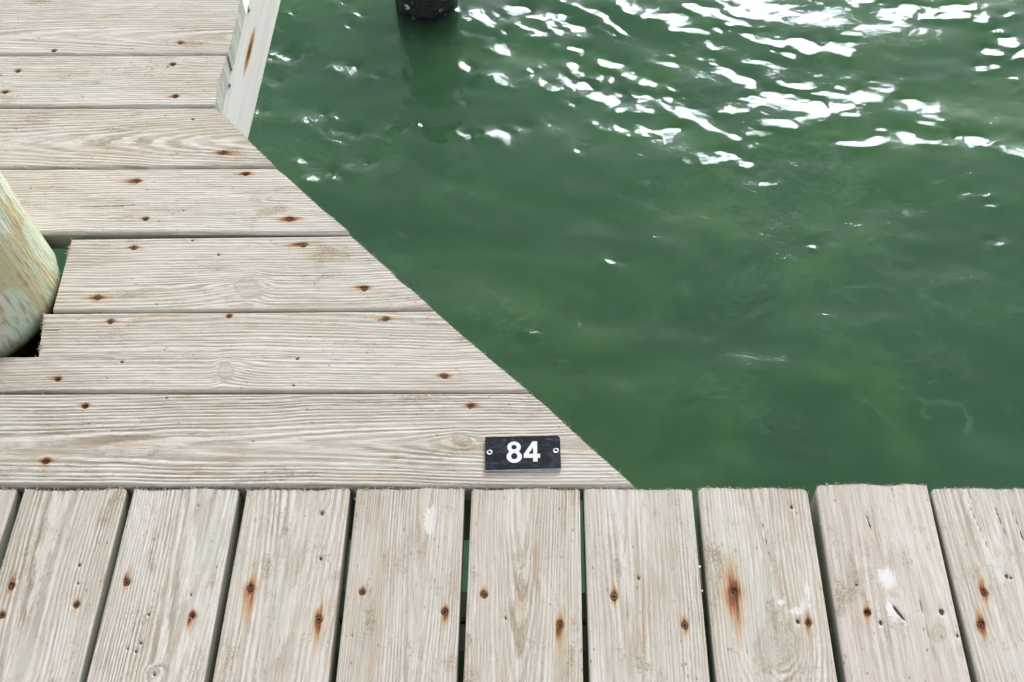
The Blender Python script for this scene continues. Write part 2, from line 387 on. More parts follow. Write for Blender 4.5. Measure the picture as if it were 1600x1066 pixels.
def water_height(x0, x1, y0, y1, st):
    nx, ny = int((x1 - x0) / st) + 1, int((y1 - y0) / st) + 1
    X, Y = np.meshgrid(x0 + st * np.arange(nx), y0 + st * np.arange(ny))
    X = X.astype(np.float32)
    Y = Y.astype(np.float32)
    rs = np.random.RandomState(4)
    # ambient ripples: many short low waves
    H = np.zeros_like(X)
    for k in range(46):
        lam = .05 * (16 ** rs.rand())
        th = R(70) + rs.randn() * .75
        slope = .0165 * (lam / .3) ** .15
        a = slope * lam / (2 * math.pi)
        px, py = math.cos(th) * 2 * math.pi / lam, math.sin(th) * 2 * math.pi / lam
        mod = .55 + .75 * vnoise(X / (lam * 3) + k * 3.1, Y / (lam * 3) + k, 50 + k)
        H += a * mod * np.sin(px * X + py * Y + rs.rand() * 7 + 1.2 * vnoise(X / (2.2 * lam) + 9, Y / (2.2 * lam), 120 + k))
    # crest mask with torn outlines
    wx = X + .014 * vnoise(X / .045, Y / .035, 7) + .006 * vnoise(X / .017, Y / .014, 8)
    wy = Y + .011 * vnoise(X / .05, Y / .035, 9) + .005 * vnoise(X / .016, Y / .013, 10)
    M = np.zeros_like(X)
    for g in GLINTS:
        w, P = g[0], g[1:]
        P = [np.array(p) for p in P]
        if len(P) == 1:
            P = [P[0] - (.35 * w, 0), P[0] + (.35 * w, 0)]
        lo = np.min(P, axis=0) - w - .05
        hi = np.max(P, axis=0) + w + .05
        i0, i1 = max(0, int((lo[0] - x0) / st)), min(nx, int((hi[0] - x0) / st) + 2)
        j0, j1 = max(0, int((lo[1] - y0) / st)), min(ny, int((hi[1] - y0) / st) + 2)
        if i1 <= i0 or j1 <= j0:
            continue
        ax, ay = wx[j0:j1, i0:i1], wy[j0:j1, i0:i1]
        d = np.full(ax.shape, 9., np.float32)
        for a, b in zip(P[:-1], P[1:]):
            e = b - a
            L2 = max(1e-9, float(e @ e))
            t = np.clip(((ax - a[0]) * e[0] + (ay - a[1]) * e[1]) / L2, 0, 1)
            d = np.minimum(d, np.hypot(ax - a[0] - t * e[0], ay - a[1] - t * e[1]))
        ww = w * (.45 + .22 * vnoise(ax / .06, ay / .05, 21) * (w > .018))
        m = np.clip((ww - d) / (1.1 * st) + .5, 0, 1)
        M[j0:j1, i0:i1] = np.maximum(M[j0:j1, i0:i1], m)
    hole = vnoise(X / .05, Y / .022, 31) + .9 * vnoise(X / .022, Y / .013, 32)
    M *= np.clip((.58 - hole) / .12, 0, 1)
    # slope a facet needs to mirror the sun towards someone standing on the pier
    V = np.stack([0 - X, 0 - Y, np.full_like(X, 1.34 - WZ)], -1)
    V /= np.linalg.norm(V, axis=-1, keepdims=True)
    N = V + np.array(sd, np.float32)
    gx0, gy0 = -N[..., 0] / N[..., 2], -N[..., 1] / N[..., 2]
    gy1, gx1 = np.gradient(H, st)
    jit = .085
    GX = gx1 * (1 - M) + M * (gx0 + jit * vnoise(X / .03, Y / .02, 41))
    GY = gy1 * (1 - M) + M * (gy0 + jit * vnoise(X / .03, Y / .02, 42))
    W = .012 + M
    Wx = .5 * (W[:, 1:] + W[:, :-1])
    Wy = .5 * (W[1:] + W[:-1])
    bx = Wx * .5 * (GX[:, 1:] + GX[:, :-1]) * st
    by = Wy * .5 * (GY[1:] + GY[:-1]) * st
    reg = .0006

    def AT(fx, fy):
        r = np.zeros_like(H)
        r[:, 1:] += fx
        r[:, :-1] -= fx
        r[1:] += fy
        r[:-1] -= fy
        return r

    def A(h):
        return AT(Wx * (h[:, 1:] - h[:, :-1]), Wy * (h[1:] - h[:-1])) + reg * h
    b = AT(bx, by) + reg * H
    D = np.full_like(H, reg)
    D[:, 1:] += Wx
    D[:, :-1] += Wx
    D[1:] += Wy
    D[:-1] += Wy
    h = H.copy()
    r = b - A(h)
    z = r / D
    p = z.copy()
    rz = float((r * z).sum())
    for it in range(130):
        q = A(p)
        al = rz / float((p * q).sum())
        h += al * p
        r -= al * q
        z = r / D
        rz2 = float((r * z).sum())
        p = z + (rz2 / rz) * p
        rz = rz2
    film_and_sheen = np.zeros_like(X)  # strokes of reflected sky, stored as a mask for the surface colour
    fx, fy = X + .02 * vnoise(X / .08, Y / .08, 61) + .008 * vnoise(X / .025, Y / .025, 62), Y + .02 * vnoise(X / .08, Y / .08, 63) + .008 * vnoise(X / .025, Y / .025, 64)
    for g in SKY_WISPS:
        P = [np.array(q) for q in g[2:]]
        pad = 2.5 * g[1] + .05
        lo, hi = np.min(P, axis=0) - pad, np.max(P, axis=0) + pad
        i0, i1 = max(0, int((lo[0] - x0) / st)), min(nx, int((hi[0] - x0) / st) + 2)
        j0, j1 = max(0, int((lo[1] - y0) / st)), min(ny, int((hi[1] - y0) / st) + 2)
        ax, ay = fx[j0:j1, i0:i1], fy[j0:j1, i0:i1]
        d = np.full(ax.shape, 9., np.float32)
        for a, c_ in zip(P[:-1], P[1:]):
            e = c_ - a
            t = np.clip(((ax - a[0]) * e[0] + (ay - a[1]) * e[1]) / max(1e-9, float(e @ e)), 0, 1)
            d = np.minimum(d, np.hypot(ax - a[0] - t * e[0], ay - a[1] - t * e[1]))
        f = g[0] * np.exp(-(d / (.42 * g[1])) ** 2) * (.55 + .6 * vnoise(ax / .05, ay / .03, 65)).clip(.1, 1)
        film_and_sheen[j0:j1, i0:i1] = np.maximum(film_and_sheen[j0:j1, i0:i1], f)
    e = np.minimum(np.minimum(X - x0, x1 - X), np.minimum(Y - y0, y1 - Y))
    h *= np.clip(e / .25, 0, 1)
    return X, Y, h, nx, ny, film_and_sheen


def build_water():
    x0, x1, y0, y1, st = -2.0, 2.4, .2, 4.1, .0052
    X, Y, h, nx, ny, film_and_sheen = water_height(x0, x1, y0, y1, st)
    V = np.stack([X, Y, WZ + h], -1).reshape(-1, 3)
    idx = np.arange(nx * ny).reshape(ny, nx)
    F = np.stack([idx[:-1, :-1], idx[:-1, 1:], idx[1:, 1:], idx[1:, :-1]], -1).reshape(-1, 4)
    # surrounding sheet out to the horizon, then sides and bottom: a closed body of water
    L, ZB = 800., -3.7
    xa, xb, ya, yb = X[0, 0], X[0, -1], Y[0, 0], Y[-1, 0]
    n = len(V)
    extra = [(-L, -L, WZ), (L, -L, WZ), (L, L, WZ), (-L, L, WZ), (-L, -L, ZB), (L, -L, ZB), (L, L, ZB), (-L, L, ZB)]
    V = np.vstack([V, np.array(extra, np.float32)])
    c = [idx[0, 0], idx[0, -1], idx[-1, -1], idx[-1, 0]]
    ring = [idx[0, :], idx[:, -1], idx[-1, ::-1], idx[::-1, 0]]
    F2 = [[n + 4, n + 7, n + 6, n + 5]]
    for k in range(4):
        F2.append([n + k, n + 4 + k, n + 4 + (k + 1) % 4, n + (k + 1) % 4])
    me = bpy.data.meshes.new('water')
    ng = [[n + k, n + (k + 1) % 4] + [int(v) for v in ring[k][::-1]] for k in range(4)]
    loops = np.concatenate([F.ravel(), np.array(F2).ravel(), np.concatenate([np.array(g) for g in ng])]).astype(np.int32)
    sizes = np.concatenate([np.full(len(F) + len(F2), 4), [len(g) for g in ng]]).astype(np.int32)
    starts = np.concatenate([[0], np.cumsum(sizes)[:-1]]).astype(np.int32)
    me.vertices.add(len(V))
    me.vertices.foreach_set('co', V.astype(np.float32).ravel())
    me.loops.add(len(loops))
    me.loops.foreach_set('vertex_index', loops)
    me.polygons.add(len(sizes))
    me.polygons.foreach_set('loop_start', starts)
    sm = np.zeros(len(sizes), bool)
    sm[:len(F)] = True
    me.polygons.foreach_set('use_smooth', sm)
    me.update(calc_edges=True)
    at = me.attributes.new('film_and_sheen', 'FLOAT', 'POINT')
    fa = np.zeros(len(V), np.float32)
    fa[:n] = film_and_sheen.ravel()
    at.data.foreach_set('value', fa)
    T = NT('turbid_green_water')
    co = T.n('ShaderNodeTexCoord').outputs['Object']
    b1 = T.noise(T.mapping(co, (26, 36, 1)), 1, 2, .5, .9)
    vw = T.noise(T.mapping(co, (7, 7, 1)), 1, 3, .6)
    vv = T.n('ShaderNodeTexNoise', noise_dimensions='3D')
    T.l(T.mapping(co, (5.5, 9, 1)), vv.inputs['Vector'])
    vv.inputs['Scale'].default_value = 1.6
    vv.inputs['Detail'].default_value = 4
    vv.inputs['Roughness'].default_value = .62
    vv.inputs['Distortion'].default_value = 2.2
    vein = T.step(T.math('ABSOLUTE', T.math('SUBTRACT', vv.outputs[0], .5)), .07, .0)
    hh = T.math('ADD', b1, T.math('MULTIPLY', T.math('MULTIPLY', vein, T.step(vw, .45, .62)), .11))
    nm = T.bump(hh, .42, .0024)
    fr = T.n('ShaderNodeFresnel')
    fr.inputs['IOR'].default_value = 1.33
    T.l(nm, fr.inputs['Normal'])
    gl = T.n('ShaderNodeBsdfGlossy')
    gl.inputs['Roughness'].default_value = .008
    gl.inputs['Color'].default_value = (.50, .545, .62, 1)   # as through a polarising filter
    T.l(nm, gl.inputs['Normal'])
    tr = T.n('ShaderNodeBsdfTransparent')
    mx = T.n('ShaderNodeMixShader')
    T.l(fr.outputs[0], mx.inputs[0])
    T.l(tr.outputs[0], mx.inputs[1])
    T.l(gl.outputs[0], mx.inputs[2])
    # thin drifting film of silt and bubbles on the surface: fine curling lines and soft mottling; plus painted wisps of reflected sky
    f1 = T.n('ShaderNodeTexNoise')
    T.l(T.mapping(co, (4.5, 8, 1)), f1.inputs['Vector'])
    f1.inputs['Scale'].default_value = 1.5
    f1.inputs['Detail'].default_value = 3
    f1.inputs['Roughness'].default_value = .55
    f1.inputs['Distortion'].default_value = 2.6
    f2 = T.noise(T.mapping(co, (9, 13, 1)), 1.3, 3, .55, 1.8)
    l1 = T.step(T.math('ABSOLUTE', T.math('SUBTRACT', f1.outputs[0], .5)), .05, .0)
    l2 = T.step(T.math('ABSOLUTE', T.math('SUBTRACT', f2, .53)), .030, .0)
    pat = T.step(T.noise(T.mapping(co, (1.9, 2.6, 1)), 1, 3, .6), .42, .68)
    pat2 = T.step(T.noise(T.mapping(co, (2.7, 3.3, 1)), 1.2, 3, .6), .48, .70)
    soft = T.noise(T.mapping(co, (1.3, 2.4, 1)), 1, 4, .6, .9)
    lines = T.math('ADD', T.math('MULTIPLY', T.math('MULTIPLY', l1, pat), .05), T.math('MULTIPLY', T.math('MULTIPLY', l2, pat2), .045))
    lines = T.math('ADD', lines, T.math('MULTIPLY', T.n('ShaderNodeAttribute', attribute_name='film_and_sheen').outputs['Fac'], .095))  # wisp strokes: sky reflection painted as pale diffuse colour
    mott = T.math('MULTIPLY', T.step(soft, .36, .70), .14)
    film_and_sheen = T.math('ADD', lines, mott)
    df_ = T.n('ShaderNodeBsdfDiffuse')
    T.put(df_.inputs['Color'], T.mix(T.math('DIVIDE', lines, T.math('ADD', film_and_sheen, .001)), T.mix(T.step(soft, .35, .65), (.06, .29, .11), (.19, .39, .12)), (.42, .64, .46)))
    mf = T.n('ShaderNodeMixShader')
    T.l(film_and_sheen, mf.inputs[0])
    T.l(mx.outputs[0], mf.inputs[1])
    T.l(df_.outputs[0], mf.inputs[2])
    T.l(mf.outputs[0], T.out.inputs['Surface'])
    vo = T.n('ShaderNodeVolumePrincipled')
    vo.inputs['Color'].default_value = (.635, .990, .645, 1)
    vo.inputs['Density'].default_value = 5.0
    vo.inputs['Anisotropy'].default_value = .2
    T.l(vo.outputs[0], T.out.inputs['Volume'])
    o = link('water', me, T.m)
    o['kind'] = 'structure'
    o['label'] = 'green murky harbour water with sunlit ripples'


build_water()

# ------------------------------------------------------------------ deck planks
TH = .038

def plank(parent, A, B, C, D, prm, knots=(), screws=(), darks=(), paints=(), vis=.5, step=.0024, notch=None,
          endround=(0, 0), name='plank', label=None, endgrain=False, dz=0.0, coarse=False):
    """A,D: corners of the cut end in view; B,C: the far end. A-B and D-C are the long edges."""
    A, B, C, D = [np.array(q, float) for q in (A, B, C, D)]
    w = np.linalg.norm(A - D)
    r = prm.get('r', .0055)
    dv = .0014 if not coarse else .006
    ins = r * (1 - np.cos(np.linspace(0, math.pi / 2, 6)))
    core = np.linspace(r, w - r, max(8, int((w - 2 * r) / dv)))
    dist = np.concatenate([ins[:-1], core, w - ins[:-1][::-1]])
    v = dist / w
    nv = len(v)
    Lmax = max(np.linalg.norm(B - A), np.linalg.norm(C - D))
    if coarse:
        s = np.linspace(0, Lmax, int(Lmax / .02))
    else:
        s = np.concatenate([np.arange(0, vis, step), np.arange(vis, Lmax, .015), [Lmax]])
    nu = len(s)
    vis_end = A[None] * (1 - v[:, None]) + D[None] * v[:, None]
    far = B[None] * (1 - v[:, None]) + C[None] * v[:, None]
    if notch:
        v0, pa, pb = notch
        pa, pb = np.array(pa), np.array(pb)
        for i in range(nv):
            if v[i] < v0:
                t = v[i] / v0
                far[i] = pa * (1 - t) + pb * t
    ln = np.linalg.norm(far - vis_end, axis=1)
    dr = (far - vis_end) / ln[:, None]
    seed = prm.get('seed', 1)
    rs = np.random.RandomState(seed)
    # rounded plan corners of the visible end
    off = np.zeros(nv)
    for rad, dd in ((endround[0], dist), (endround[1], w - dist)):
        if rad:
            q = np.clip(1 - dd / rad, 0, 1)
            off += rad * (1 - np.sqrt(np.maximum(0, 1 - q * q)))
    off += .0005 * vnoise(dist / .0032, 0 * dist + 3, seed) + .0017 * vnoise(dist / .030, 0 * dist + 8, seed) + .0009
    s2 = np.minimum(s[None, :] + off[:, None], ln[:, None] - (0 if not notch else .0005 * (1 + vnoise(dist / .003, 0 * dist, seed + 1)))[:, None] if notch else ln[:, None])
    P = vis_end[:, None, :] + dr[:, None, :] * s2[..., None]
    # local frame
    xa = (B - A) / np.linalg.norm(B - A)
    ya = np.array([-xa[1], xa[0]])
    org = (A + D) / 2 + xa * .3
    q = P - org
    xl, yl = q @ xa, q @ ya
    sg = 1 if (D - A) @ ya > 0 else -1
    # growth rings of a flat-sawn board
    c, d0, ds, sp = prm['c'], prm['d'], prm.get('ds', .02), prm['sp'] * .84
    wob = .004 * vnoise(xl / .22 + 5, yl / .3, seed + 2) + .0012 * vnoise(xl / .06, yl / .05, seed + 3)
    dep = d0 + ds * xl + .007 * vnoise(xl / .35 + 2, yl / .5 + 7, seed + 4)
    rr = np.sqrt((yl - c - wob) ** 2 + dep ** 2) / sp
    rr = rr + .42 * vnoise(rr * .45, .35 * xl / .5, seed + 12) + .22 * vnoise(rr * 1.1, xl / .35, seed + 13)
    core_k = np.zeros_like(rr)
    kr = np.zeros_like(rr)
    for kx, ky, ka, kb in knots:
        k = np.array([kx, ky]) - org
        dx, dy = xl - k @ xa, yl - k @ ya
        a, b = ka / 1000, kb / 1000
        sgn = np.sign(k @ ya - c) or 1
        sk = 1.8 + .9 * np.tanh(dx / a) * (1 if seed % 2 else -1)
        rr += sgn * (b / sp) * .75 * np.exp(-(np.abs(dx) / (sk * a)) ** 1.6 - (dy / (1.5 * b)) ** 2)
        dd = np.sqrt((dx / a) ** 2 + (dy / b) ** 2 + .5 * dx * dy / (a * b)) + .16 * vnoise(dx / .010 + 3, dy / .007, seed + 9) + .08 * vnoise(dx / .003, dy / .003, seed + 10)
        t = np.clip((1.0 - dd) / .3, 0, 1)
        rr = rr * (1 - t) + t * (dd * b / .0045 + .4)
        core_k = np.maximum(core_k, t)
    rust = np.zeros_like(rr)
    dark = np.zeros_like(rr)
    paint = np.zeros_like(rr)
    zc = np.zeros_like(rr)
    for sx, sy, L, asym in screws:
        k = np.array([sx, sy]) - org
        dx, dy = xl - k @ xa, yl - k @ ya
        toward = 1 if xa @ np.array([0, 1.]) + xa[0] > 0 else -1
        dx2 = dx * toward
        Lp, Lm = L / 1000 * (1 + asym) * 1.05, L / 1000 * (1 - asym) * 1.05
        Ls = np.where(dx2 > 0, Lp, Lm)
        wd = .0021 + .000085 * L
        st_, sp_ = .55 + .35 * rs.rand(), .85 + .7 * rs.rand()
        dyw = dy + .0013 * vnoise(xl / .011, 0 * xl + sx * 99, seed + 40)
        f = np.exp(-np.abs(dx2 / Ls) ** 1.2 * 1.5 - (dyw / (wd * sp_ * (1.2 - .55 * np.clip(np.abs(dx2) / Ls, 0, 1)))) ** 2) * st_
        dy3 = dyw - (.0022 * rs.rand() + .0008) * (1 if rs.rand() > .5 else -1)
        f = np.maximum(f, (.45 + .4 * rs.rand()) * np.exp(-np.abs(dx2 / (Ls * .55)) ** 1.6 - (dy3 / (wd * .75)) ** 2))
        hd = np.hypot(dx, dy)
        f = np.maximum(f, (.5 + .35 * rs.rand()) * np.exp(-(dx2 / (.0055 + L * .00016)) ** 2 - (dyw / .0042) ** 2))
        f = np.maximum(f, 1.05 * np.exp(-(hd / .0042) ** 4))
        rust = np.maximum(rust, f)
        zc -= .0032 * np.exp(-(hd / .0042) ** 4)
    for sx, sy, rad in darks:
        k = np.array([sx, sy]) - org
        dx, dy = xl - k @ xa, yl - k @ ya
        f = np.exp(-((dx / (rad * .00075)) ** 2 + (dy / (rad * .0005)) ** 2))
        dark = np.maximum(dark, f)
    for sx, sy, pw, ph in paints:
        k = np.array([sx, sy])
        ex, ey = (P[..., 0] - sx) / (pw / 1000), (P[..., 1] - sy) / (ph / 1000)
        paint = np.maximum(paint, np.exp(-(ex ** 2 + ey ** 2) ** 1.3) * .85)
    for x_a, y_a, x_b, y_b, wmm in prm.get('cracks', ()):
        a, b = np.array([x_a, y_a]), np.array([x_b, y_b])
        e = b - a
        t = np.clip(((P[..., 0] - a[0]) * e[0] + (P[..., 1] - a[1]) * e[1]) / (e @ e), 0, 1)
        dd = np.hypot(P[..., 0] - a[0] - t * e[0], P[..., 1] - a[1] - t * e[1]) + .0004 * vnoise(xl / .006, yl / .006, seed + 30)
        dark = np.maximum(dark, np.exp(-(dd / (wmm / 1000)) ** 2) * (.3 + .62 * np.sin(math.pi * t)) * (.85 if wmm < 2 else 1))
    amp = prm.get('amp', .00034) * .7
    ridge = np.sin(2 * math.pi * rr) * (1 - .6 * core_k)
    ridge = np.clip(ridge * 1.4, -1, 1)
    z = amp * ridge + .00025 * vnoise(xl / .02, yl / .006, seed + 5) + zc - .0022 * np.clip(dark, 0, 1)
    z = z + .0012 * vnoise(xl / .5, yl / .2, seed + 6)
    rd = np.minimum(dist, w - dist)
    drop = np.where(rd < r, r - np.sqrt(np.maximum(0, r * r - (r - rd) ** 2)), 0)
    z = z * np.clip(rd / .003, 0.3, 1)[:, None] - drop[:, None]
    top = np.stack([xl, yl, z], -1)
    idx = np.arange(nu * nv).reshape(nv, nu)
    Fq = np.stack([idx[:-1, :-1], idx[:-1, 1:], idx[1:, 1:], idx[1:, :-1]], -1).reshape(-1, 4)
    if sg < 0:
        Fq = Fq[:, ::-1]
    # boundary loop -> skirt with its own vertices, flat shaded
    loop = np.concatenate([idx[0, :], idx[1:, -1], idx[-1, -2::-1], idx[-2:0:-1, 0]])
    kind = np.concatenate([np.zeros(nu, int), np.full(nv - 1, 1), np.zeros(nu - 1, int), np.full(nv - 2, 2)])
    tv = top.reshape(-1, 3)[loop]
    bv = tv.copy()
    bv[:, 2] = -TH
    n0 = nu * nv
    m = len(loop)
    i = np.arange(m)
    j = (i + 1) % m
    Fs = np.stack([n0 + i, n0 + m + i, n0 + m + j, n0 + j], -1)
    if sg < 0:
        Fs = Fs[:, ::-1]
    V = np.vstack([top.reshape(-1, 3), tv, bv])
    bi = np.array([n0 + m + 0, n0 + m + nu - 1, n0 + m + nu + nv - 2, n0 + m + 2 * nu + nv - 3])
    Fb = bi[None, :]
    if notch:
        i0 = int((v < notch[0]).sum()) - 1
        b_ = n0 + m
        st0 = b_ + 2 * nu + nv - 3 + (nv - 1 - i0)
        Fb = np.array([[b_, b_ + nu - 1, b_ + nu - 1 + i0, st0], [st0, b_ + nu + i0, bi[2], bi[3]]])
    if sg > 0:
        Fb = Fb[:, ::-1]
    F = np.vstack([Fq, Fs, Fb])
    me = mesh_np(name, V, F)
    smooth = np.zeros(len(F), bool)
    smooth[:len(Fq)] = True
    me.polygons.foreach_set('use_smooth', smooth)
    mi = np.zeros(len(F), np.int32)
    mi[len(Fq):] = 1
    if endgrain:
        e = (kind[i] == 2) | (kind[j] == 2)
        mi[len(Fq):len(Fq) + m][e] = 2
    me.polygons.foreach_set('material_index', mi)
    at = me.attributes.new('ring', 'FLOAT', 'POINT')
    full = np.zeros(len(V), np.float32)
    full[:n0] = rr.ravel()
    at.data.foreach_set('value', full)
    mk = np.zeros((len(V), 4), np.float32)
    mk[:, 3] = 1
    mk[:n0, 0], mk[:n0, 1], mk[:n0, 2] = np.clip(rust, 0, 1).ravel(), paint.ravel(), np.clip(dark, 0, 1).ravel()
    at = me.attributes.new('knot', 'FLOAT', 'POINT')
    kf = np.zeros(len(V), np.float32)
    kf[:n0] = core_k.ravel()
    at.data.foreach_set('value', kf)
    at = me.attributes.new('mask', 'FLOAT_COLOR', 'POINT')
    at.data.foreach_set('color', mk.ravel())
    me.materials.append(WOOD)
    me.materials.append(SIDE)
    me.materials.append(ENDG)
    pl = parent.location
    ob = link(name, me, [], parent, (org[0] - pl.x, org[1] - pl.y, dz - pl.z), math.atan2(xa[1], xa[0]))
    ob.color = (*prm.get('tone', (1, .5, .5)), prm.get('pink', .12))
    if label:
        ob['label'] = label
    if not coarse:
        fibres(ob, top, s2, vis, dist, w, rs)
    for sx, sy, L, asym in screws:
        k = np.array([sx, sy]) - org
        so_ = link('screw', SCREW, RUSTY, ob, (float(k @ xa), float(k @ ya), -.0012 - .0012 * rs.rand()), rs.rand() * 3)
        sv = .85 + .3 * rs.rand()
        so_.scale = (sv, sv, 1)
    return ob


FIBRE = plain('raised_wood_fibre', (.60, .52, .36), .8, 0, .2, 200)


def fibres(ob, top, s2, vis, dist, w, rs):
    """torn fibres lifted by the planer: tufts on the face and a frayed fringe along the sawn edges"""
    nv, nu = top.shape[:2]
    kmax = int((s2[nv // 2] < vis).sum()) - 2
    spots = []
    for t in range(16):                                   # tufts
        i, k = rs.randint(8, nv - 8), rs.randint(4, kmax)
        for q in range(rs.randint(5, 22)):
            ii = int(np.clip(i + rs.randn() * 4, 1, nv - 2))
            kk = int(np.clip(k + rs.randn() * 4, 1, kmax))
            spots.append((top[ii, kk], rs.rand() * 6.28, .002 + .004 * rs.rand(), .0010 * rs.rand()))
    for q in range(90):                                   # fringe on the cut end
        i = rs.randint(0, nv)
        p = top[i, 0]
        e = top[i, 0] - top[i, 3]
        spots.append((p, math.atan2(e[1], e[0]) + rs.randn() * 1.1, .0015 + .003 * rs.rand() ** 2, .0005))
    for q in range(60):                                   # long edges
        i = rs.choice([4, 5, nv - 6, nv - 5])
        k = rs.randint(0, kmax)
        spots.append((top[i, k], rs.rand() * 6.28, .0015 + .003 * rs.rand() ** 2, .0006))
    V, F = [], []
    for p, a, L, lift in spots:
        cv = rs.randn() * .9
        x, y, z = p
        wd = .00016 + .0001 * rs.rand()
        b0 = len(V)
        for s in range(4):
            px, py = -math.sin(a), math.cos(a)
            zz = z + .0004 + lift * math.sin(s / 3 * math.pi * .8)
            V.append((x - px * wd, y - py * wd, zz))
            V.append((x + px * wd, y + py * wd, zz + .0002))
            x += math.cos(a) * L / 3
            y += math.sin(a) * L / 3
            a += cv
        for s in range(3):
            F.append((b0 + 2 * s, b0 + 2 * s + 2, b0 + 2 * s + 3, b0 + 2 * s + 1))
    me = bpy.data.meshes.new('wood_fibres')
    me.from_pydata([tuple(map(float, v)) for v in V], [], F)
    me.update()
    f = link('wood_fibres', me, FIBRE, ob)
    f['kind'] = 'stuff'


def screw_mesh():
    """countersunk screw head with a six-point drive recess"""
    n, V, F = 12, [], []
    for r, z in ((.0040, -.0012), (.0040, .0002), (.0034, .0006), (.0018, .0005), (.0013, -.0010)):
        for k in range(n):
            a = 2 * math.pi * k / n
            q = r * (1 if r > .002 else (1.0 if k % 2 else .72))
            V.append((q * math.cos(a), q * math.sin(a), z))
    for i in range(4):
        for k in range(n):
            F.append((i * n + k, i * n + (k + 1) % n, (i + 1) * n + (k + 1) % n, (i + 1) * n + k))
    F.append(tuple(4 * n + k for k in range(n)))
    me = bpy.data.meshes.new('screw')
    me.from_pydata(V, [], F)
    me.update()
    return me


SCREW = screw_mesh()

FS =[ (0,-0.6094,1.618,16,0.3), (0,-0.826,1.5967,4,0), (1,-0.6122,1.5598,6,0), (1,-0.5933,1.4798,14,-0.3), (1,-0.8748,1.5441,9,0), (1,-0.8826,1.4913,14,0), (2,-0.4932,1.3479,22,0.2), (3,-0.619,1.2859,24,-0.5), (3,-0.4494,1.3011,20,0), (3,-0.5902,1.2063,10,0), (3,-0.3687,1.2051,24,0), (4,-0.5965,1.1495,14,0), (4,-0.3413,1.1549,28,-0.4), (4,-0.6306,1.0538,18,0), (4,-0.2424,1.0701,24,-0.2), (5,-0.6024,1.0095,14,0.2), (5,-0.4327,1.0203,7,0), (5,-0.2074,1.015,18,0), (5,-0.654,0.9094,15,-0.4), (5,-0.1186,0.9165,17,0), (6,-0.0808,0.8671,18,0.2), (6,-0.6055,0.8642,12,0), (6,-0.6377,0.7778,14,0) ]
FD =[ (1,-0.75,1.4785,2.5), (1,-0.6552,1.555,2.5), (1,-0.8589,1.4834,2), (2,-0.5551,1.4261,4), (2,-0.842,1.4023,2), (2,-0.6305,1.4171,2), (4,-0.4667,1.1358,4), (4,-0.542,1.041,2), (4,-0.5109,1.1636,3), (5,-0.5711,0.9389,4), (5,-0.3259,0.9451,4), (5,-0.3258,0.8998,3), (5,-0.5146,0.9589,2), (6,-0.4969,0.8782,2.5), (6,-0.3687,0.8094,2), (1,-0.6198,1.5533,3), (3,-0.783,1.2693,2), (3,-0.5341,1.2235,2) ]
FK =[ (1,-0.6248,1.5565,16,9), (1,-0.8801,1.5604,6,4), (4,-0.4123,1.071,22,20), (5,-0.4231,0.923,12,16), (6,-0.0902,0.8135,14,10), (3,-0.4255,1.2463,8,6), (2,-0.8131,1.3152,9,5) ]
MS =[ (1,-0.6377,0.601,16,0.2), (1,-0.5515,0.5773,12,0.2), (1,-0.6387,0.5636,9,0), (2,-0.4957,0.6069,18,0.4), (2,-0.4077,0.5642,20,-0.5), (3,-0.3421,0.5994,42,-0.35), (3,-0.2538,0.5602,36,-0.25), (4,-0.2044,0.596,9,0), (4,-0.1031,0.5709,18,-0.2), (5,-0.055,0.5935,10,0.2), (5,0.0365,0.5547,28,-0.3), (6,0.1022,0.5919,16,0.2), (6,0.1856,0.5556,18,0.1), (7,0.2479,0.5986,58,-0.1), (7,0.3332,0.559,22,0.1), (8,0.4055,0.5724,13,0), (9,0.5513,0.5987,26,0.3), (9,0.5383,0.5578,24,0.1) ]
MD =[ (1,-0.5596,0.6297,4), (1,-0.5555,0.6049,3), (2,-0.4608,0.5655,3), (2,-0.4775,0.5219,3), (2,-0.467,0.5189,3), (2,-0.4629,0.5292,3.5), (2,-0.4395,0.491,3.5), (2,-0.414,0.5914,3), (3,-0.2652,0.7032,5), (3,-0.26,0.64,4), (6,0.1338,0.6165,4), (5,-0.0288,0.5632,3), (7,0.3212,0.5605,5), (8,0.4194,0.5595,5), (8,0.4945,0.5737,7), (8,0.5073,0.544,4), (9,0.5835,0.6207,5), (9,0.5885,0.619,3), (7,0.3335,0.7144,4), (8,0.3984,0.6087,3), (2,-0.426,0.7134,2.5), (4,-0.2118,0.5403,2) ]
MK =[ (7,0.2918,0.5316,26,34), (3,-0.2592,0.64,6,5), (3,-0.2652,0.7032,5,4), (8,0.4853,0.5471,9,12), (2,-0.4406,0.4925,8,7) ]
MP =[ (4,-0.1266,0.6948,9,26), (8,0.4371,0.6165,15,18), (8,0.4374,0.575,11,20), (7,0.338,0.5991,4,14), (7,0.3325,0.5817,8,8), (7,0.3223,0.5743,11,6), (7,0.3037,0.5857,5,5) ]
